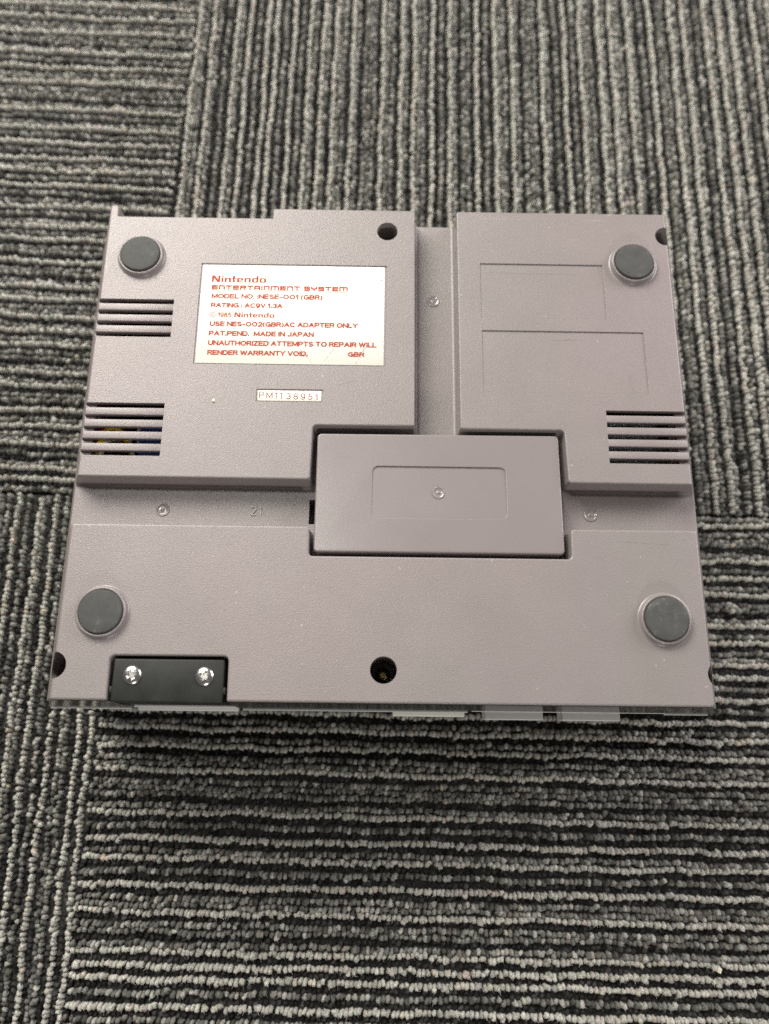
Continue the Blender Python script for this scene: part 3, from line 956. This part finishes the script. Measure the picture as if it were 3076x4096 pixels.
GLYPH = {
    'A': (0.80, [[(0, 0), (0.4, 1), (0.8, 0)], [(0.14, 0.33), (0.66, 0.33)]]),
    'B': (0.68, [[(0.4, 0.52), (0, 0.52), (0, 1), (0.4, 1)] , arc(0.4, 0.76, 0.22, 0.24, 90, -90), [(0, 0.52), (0, 0), (0.43, 0)], arc(0.43, 0.26, 0.25, 0.26, 90, -90)]),
    'C': (0.78, [arc(0.42, 0.5, 0.42, 0.5, 40, 320, 18)]),
    'D': (0.74, [[(0.34, 1), (0, 1), (0, 0), (0.34, 0)], arc(0.34, 0.5, 0.4, 0.5, 90, -90, 14)]),
    'E': (0.62, [[(0.62, 1), (0, 1), (0, 0), (0.62, 0)], [(0, 0.52), (0.56, 0.52)]]),
    'G': (0.80, [arc(0.42, 0.5, 0.42, 0.5, 45, 330, 18), [(0.48, 0.46), (0.8, 0.46), (0.8, 0.04)]]),
    'H': (0.70, [[(0, 0), (0, 1)], [(0.7, 0), (0.7, 1)], [(0, 0.52), (0.7, 0.52)]]),
    'I': (0.04, [[(0.02, 0), (0.02, 1)]]),
    'J': (0.54, [[(0.54, 1), (0.54, 0.28)], arc(0.27, 0.28, 0.27, 0.28, 0, -180)]),
    'L': (0.56, [[(0, 1), (0, 0), (0.56, 0)]]),
    'M': (0.86, [[(0, 0), (0, 1), (0.43, 0.12), (0.86, 1), (0.86, 0)]]),
    'N': (0.72, [[(0, 0), (0, 1), (0.72, 0), (0.72, 1)]]),
    'O': (0.86, [arc(0.43, 0.5, 0.43, 0.5, 0, 360, 22)]),
    'P': (0.66, [[(0, 0), (0, 1), (0.4, 1)], arc(0.4, 0.73, 0.26, 0.27, 90, -90), [(0.4, 0.46), (0, 0.46)]]),
    'R': (0.68, [[(0, 0), (0, 1), (0.4, 1)], arc(0.4, 0.74, 0.26, 0.26, 90, -90), [(0.4, 0.48), (0, 0.48)], [(0.4, 0.48), (0.68, 0)]]),
    'S': (0.66, [arc(0.33, 0.745, 0.3, 0.255, 25, 270, 12), arc(0.33, 0.25, 0.33, 0.25, 90, -160, 12)]),
    'T': (0.70, [[(0, 1), (0.7, 1)], [(0.35, 1), (0.35, 0)]]),
    'U': (0.70, [[(0, 1), (0, 0.35)], arc(0.35, 0.35, 0.35, 0.35, 180, 360, 12), [(0.7, 0.35), (0.7, 1)]]),
    'V': (0.76, [[(0, 1), (0.38, 0), (0.76, 1)]]),
    'W': (1.10, [[(0, 1), (0.28, 0), (0.55, 0.95), (0.82, 0), (1.1, 1)]]),
    'Y': (0.74, [[(0, 1), (0.37, 0.45), (0.74, 1)], [(0.37, 0.45), (0.37, 0)]]),
    'Z': (0.66, [[(0, 1), (0.66, 1), (0, 0), (0.66, 0)]]),
    '0': (0.86, [arc(0.43, 0.5, 0.40, 0.5, 0, 360, 22)]),
    '1': (0.30, [[(0, 0.76), (0.24, 1), (0.24, 0)]]),
    '2': (0.62, [arc(0.31, 0.71, 0.30, 0.29, 170, -35, 12), [(0.55, 0.55), (0, 0), (0.62, 0)]]),
    '3': (0.62, [arc(0.31, 0.755, 0.28, 0.245, 160, -90, 12), arc(0.31, 0.26, 0.31, 0.26, 90, -165, 12)]),
    '5': (0.62, [[(0.58, 1), (0.12, 1), (0.06, 0.5)], arc(0.30, 0.32, 0.31, 0.32, 140, -155, 12)]),
    '8': (0.62, [arc(0.31, 0.76, 0.26, 0.24, 0, 360, 14), arc(0.31, 0.26, 0.31, 0.26, 0, 360, 14)]),
    '9': (0.62, [arc(0.31, 0.68, 0.31, 0.32, 0, 360, 16), [(0.62, 0.68), (0.56, 0.3)], arc(0.3, 0.3, 0.28, 0.3, 0, -150, 10)]),
    '.': (0.06, [[(0.03, -0.03), (0.03, 0.09)]]),
    ':': (0.06, [[(0.03, 0.02), (0.03, 0.14)], [(0.03, 0.56), (0.03, 0.68)]]),
    '-': (0.38, [[(0, 0.40), (0.38, 0.40)]]),
    '(': (0.22, [arc(0.5, 0.42, 0.5, 0.72, 130, 230, 8)]),
    ')': (0.22, [arc(-0.28, 0.42, 0.5, 0.72, 50, -50, 8)]),
}


def lettering(body, x0, y0, x1, y1, w, gap=0.27, rot=0.0, space=0.36):
    """stroke lettering of even weight fitted to x0..x1 between baseline y0 and cap height y1"""
    h = y1 - y0 - w
    lines, x = [], 0.0
    for ch in body:
        if ch == ' ':
            x += space; continue
        gw, pl = GLYPH[ch]
        lines += [[(x + a, b) for a, b in p] for p in pl]
        x += gw + gap
    x -= gap
    sx = (x1 - x0 - w) / x
    polys = []
    for p in lines:
        q = [(x0 + w / 2 + a * sx, y0 + w / 2 + b * h) for a, b in p]
        q = [(a, b + (a - x0) * rot) for a, b in q]
        for i, ((a, b), (c, d)) in enumerate(zip(q, q[1:])):
            L = math.hypot(c - a, d - b)
            if L < 1e-6: continue
            e = w / 2 * (0.8 if len(q) < 7 else 0.25)
            ux, uy = (c - a) / L * e, (d - b) / L * e
            polys.append(bar(a - ux, b - uy, c + ux, d + uy, w))
    return strokes_mesh(polys, LZ)


ink(strokes_mesh(logo_polys(-71.3, -49.3, 164.9, 168.0), LZ))
ink(strokes_mesh(logo_polys(-61.2, -45.2, 149.1, 151.35), LZ))
ink(strokes_mesh(tech_polys("ENTERTAINMENT SYSTEM", -71.1, -16.2, 161.45, 163.55), LZ))
ink(strokes_mesh([bar(-71.0, 161.0, -16.1, 161.05, 0.2)], LZ))
WT = 0.012
for s, x0, y0, x1, y1 in (
        ("MODEL NO. :NESE-001 (GBR)", -70.9, 157.45, -26.2, 159.7),
        ("RATING : AC9V 1.3A", -70.9, 153.35, -42.1, 155.55),
        ("USE NES-002(GBR)AC ADAPTER ONLY", -70.7, 145.0, -11.7, 147.2),
        ("PAT.PEND.  MADE IN JAPAN", -70.8, 140.8, -29.1, 143.0),
        ("UNAUTHORIZED ATTEMPTS TO REPAIR WILL", -70.8, 136.55, -4.1, 138.8),
        ("RENDER WARRANTY VOID.", -70.8, 132.35, -31.1, 134.55),
        ("GBR", -15.4, 132.35, -8.9, 134.5)):
    ink(lettering(s, x0, y0, x1, y1, 0.55))
ink(lettering("1985", -67.8, 149.0, -62.3, 151.2, 0.40))
ink(lettering("C", -70.4, 149.55, -69.4, 150.75, 0.28))


def ring_polys(cx, cy, r, w, n=28):
    out = []
    for k in range(n):
        a, b = 2 * math.pi * k / n, 2 * math.pi * (k + 1) / n
        out.append([(cx + (r - w / 2) * math.cos(a), cy + (r - w / 2) * math.sin(a)), (cx + (r + w / 2) * math.cos(a), cy + (r + w / 2) * math.sin(a)),
                    (cx + (r + w / 2) * math.cos(b), cy + (r + w / 2) * math.sin(b)), (cx + (r - w / 2) * math.cos(b), cy + (r - w / 2) * math.sin(b))])
    return out


ink(strokes_mesh(ring_polys(-69.9, 150.15, 1.15, 0.25), LZ))
ink(strokes_mesh(ring_polys(-48.6, 167.6, 0.42, 0.12, 16), LZ))
ink(lettering("R", -48.8, 167.38, -48.4, 167.85, 0.1))

# scuffs across the label and rub marks on the case
rs = random.Random(3)


def sliver(ax, ay, bx, by, w, z, n=9, wob=0.12):
    pl, pr = [], []
    d = Vector((bx - ax, by - ay)).normalized(); nn = Vector((-d.y, d.x))
    for k in range(n + 1):
        t = k / n
        c = Vector((ax + (bx - ax) * t, ay + (by - ay) * t)) + nn * rs.uniform(-wob, wob)
        ww = w * (0.15 + math.sin(math.pi * min(max(t, 0.04), 0.96))) * rs.uniform(0.25, 0.7)
        pl.append((c.x + nn.x * ww / 2, c.y + nn.y * ww / 2)); pr.append((c.x - nn.x * ww / 2, c.y - nn.y * ww / 2))
    return strokes_mesh([[pl[i], pl[i + 1], pr[i + 1], pr[i]] for i in range(n)], z)


for ax, ay, bx, by, w, mt, z in ((31, 196.6, 57, 196.4, 0.7, 'rub', 0), (78, 196.5, 93, 196.6, 0.6, 'rub', 0), (-33, 196.2, -8, 196.0, 0.4, 'rub', 0), (86, 58.9, 96, 58.4, 0.35, 'smear', 0), (95, 58.3, 105, 57.9, 0.3, 'smear', 0),
                                 (74.0, 168.5, 74.3, 151.5, 0.35, 'rub', -0.36), (75.2, 150.0, 75.6, 145.6, 0.4, 'rub', 0), (40, 171.4, 77, 171.0, 0.3, 'smear', -0.45), (65, 141.2, 78, 141.4, 0.35, 'smear', -0.45),
                                 (-86, 24, -71, 21.5, 0.22, 'rub', 0), (14, 36, 27, 41, 0.2, 'rub', 0), (-60, 93, -51, 99, 0.2, 'rub', 0), (48, 22, 66, 17, 0.22, 'rub', 0), (-20, 120, -12, 122, 0.25, 'smear', 0), (95, 130, 97, 117, 0.22, 'rub', 0), (-105, 128, -99, 121, 0.2, 'smear', 0)):
    part("rub_mark", sliver(ax, ay, bx, by, w, H + z + 0.012), mt, shell)
for ax, ay, bx, by, w in ((-13.1, 149.2, -8.0, 151.9, 0.16), (-5.0, 145.3, -2.5, 147.4, 0.12), (-35.3, 136.8, -29.2, 129.2, 0.2), (-25.1, 129.9, -17.5, 140.5, 0.14), (-12.1, 129.2, -6.2, 141.6, 0.22),
                          (-9.5, 163.3, -8.9, 166.2, 0.25), (-8.9, 166.2, -6.7, 169.1, 0.2), (-49.4, 141.4, -44.5, 135.5, 0.2), (-14.6, 168.9, -9.6, 171.7, 0.16), (-38.2, 168.8, -36.0, 171.2, 0.2), (-3.2, 167.0, -1.9, 166.7, 0.35), (-56.0, 149.1, -54.9, 147.6, 0.16), (-73.6, 170.4, -72.6, 170.0, 0.35), (-9.6, 157.5, -12.4, 156.2, 0.14)):
    part("scuff", sliver(ax, ay, bx, by, w * 2.3, LZ + 0.012), 'scuff', lab)

ser = part("serial_label", bevelled_box(-49.95, 113.2, H - 0.5, -25.3, 117.55, H - 0.16, 0.1, 1), 'label', None, "small white serial number label")
ink(lettering("PM11", -49.4, 114.3, -40.3, 117.0, 0.32, 0.5, -0.03), 'ink2', ser)
ink(lettering("38951", -38.9, 113.95, -26.6, 116.55, 0.32, 0.55, -0.015), 'ink2', ser)

# ------------------------------------------------------------------ what shows through the vents
for x0, y0, x1, y1, z in ((-115, 137, -80, 167, 66.0), (-115, 86.5, -80, 122, 60.0), (80, 86.5, 115, 122, 60.0)):
    part("circuit_board", bevelled_box(x0, y0, z - 1.6, x1, y1, z, 0), 'board')
part("tin_shield", bevelled_box(81.5, 87.5, 66.0, 107.5, 120.0, 77.5, 0.6), 'shield')
part("capacitor_case", bevelled_box(-95.5, 88.0, 62.0, -80.5, 104.5, 80.6, 0.8), 'wire_blue', None, "blue plastic component case")
part("wire", tube([(-111, 99, 71.6), (-109, 102, 78.6), (-105.5, 103.0, 80.8), (-102, 100.5, 78.6), (-101, 96, 71.6)], 1.15), 'wire_yellow')
part("wire", tube([(-112, 100, 69.6), (-110.5, 103, 77.6), (-108.8, 104, 80.6), (-106.5, 103, 75.6), (-105, 101, 67.6)], 1.15), 'wire_red')
part("wire", tube([(-111.8, 90, 75.6), (-111, 94, 80.1), (-109, 97.5, 81.0), (-106.5, 99.5, 77.6), (-106, 101, 70.6)], 1.15), 'wire_yellow')
part("wire", tube([(-110.5, 88, 77.6), (-109.2, 93, 80.8), (-107, 98, 80.1), (-104, 101, 73.6)], 1.15), 'wire_cream')
part("wire", tube([(-97.5, 89, 75.6), (-98, 94, 80.1), (-99.5, 98, 79.1), (-102, 101, 71.6)], 0.75), 'wire_cream')
part("wire", tube([(-112, 93, 77.6), (-111.6, 96, 79.6), (-110.4, 99, 76.6)], 1.15), 'wire_orange')
part("wire", tube([(-96.5, 96, 75.6), (-96, 101, 80.6), (-94.5, 105, 78.6), (-93, 108, 71.6)], 0.6), 'wire_cream')

# ------------------------------------------------------------------ small stray things
def crumb(name, x, y, z, r, seed, squash=0.6):
    bm = bmesh.new()
    bmesh.ops.create_icosphere(bm, subdivisions=2, radius=r * MM)
    q = random.Random(seed)
    for v in bm.verts:
        v.co *= q.uniform(0.55, 1.3)
        v.co.z *= squash
    me = bpy.data.meshes.new(name); bm.to_mesh(me); bm.free()
    o = link(name, me, 'crumb')
    o.location = (x * MM, y * MM, z * MM)
    return o


tag(crumb("crumb", -66.8, 112.9, H + 0.2, 0.75, 2, 0.5), "tiny cream crumb stuck to the plastic beside the serial label", "crumb")


def lint(x, y, z, seed, r):
    q = random.Random(seed)
    bm = bmesh.new()
    for k in range(16):
        a = q.uniform(0, 6.3); p = Vector((q.uniform(-r, r) * 0.4, q.uniform(-r, r) * 0.4, q.uniform(0, 0.5)))
        L = q.uniform(0.4, 1.0) * r
        d = Vector((math.cos(a), math.sin(a), q.uniform(-0.2, 0.4))) * L
        nn = Vector((-math.sin(a), math.cos(a), 0)) * 0.09
        t = Vector((0, 0, 0.12))
        v = [bm.verts.new(c * MM) for c in (p - nn, p + nn, p + d + nn * 0.3, p + d - nn * 0.3, p + t, p + d + t * 0.4)]
        for f in ((0, 1, 2, 3), (0, 4, 5, 3), (1, 4, 5, 2)):
            bm.faces.new([v[i] for i in f])
    me = bpy.data.meshes.new("lint"); bm.to_mesh(me); bm.free()
    o = link("lint_fluff", me, 'crumb'); o.location = (x * MM, y * MM, z * MM)
    return o


tag(lint(170.0, 176.3, 4.0, 4, 2.6), "wisp of pale lint on the carpet beside the right-hand vents", "lint")
tag(lint(70.4, 298.8, 4.0, 7, 1.6), "small wisp of pale lint on the carpet behind the console", "lint")
tag(crumb("crumb", 141.0, -102.9, 3.6, 1.1, 9, 0.6), "small yellowish crumb lying among dark carpet ribs in front of the console", "crumb")
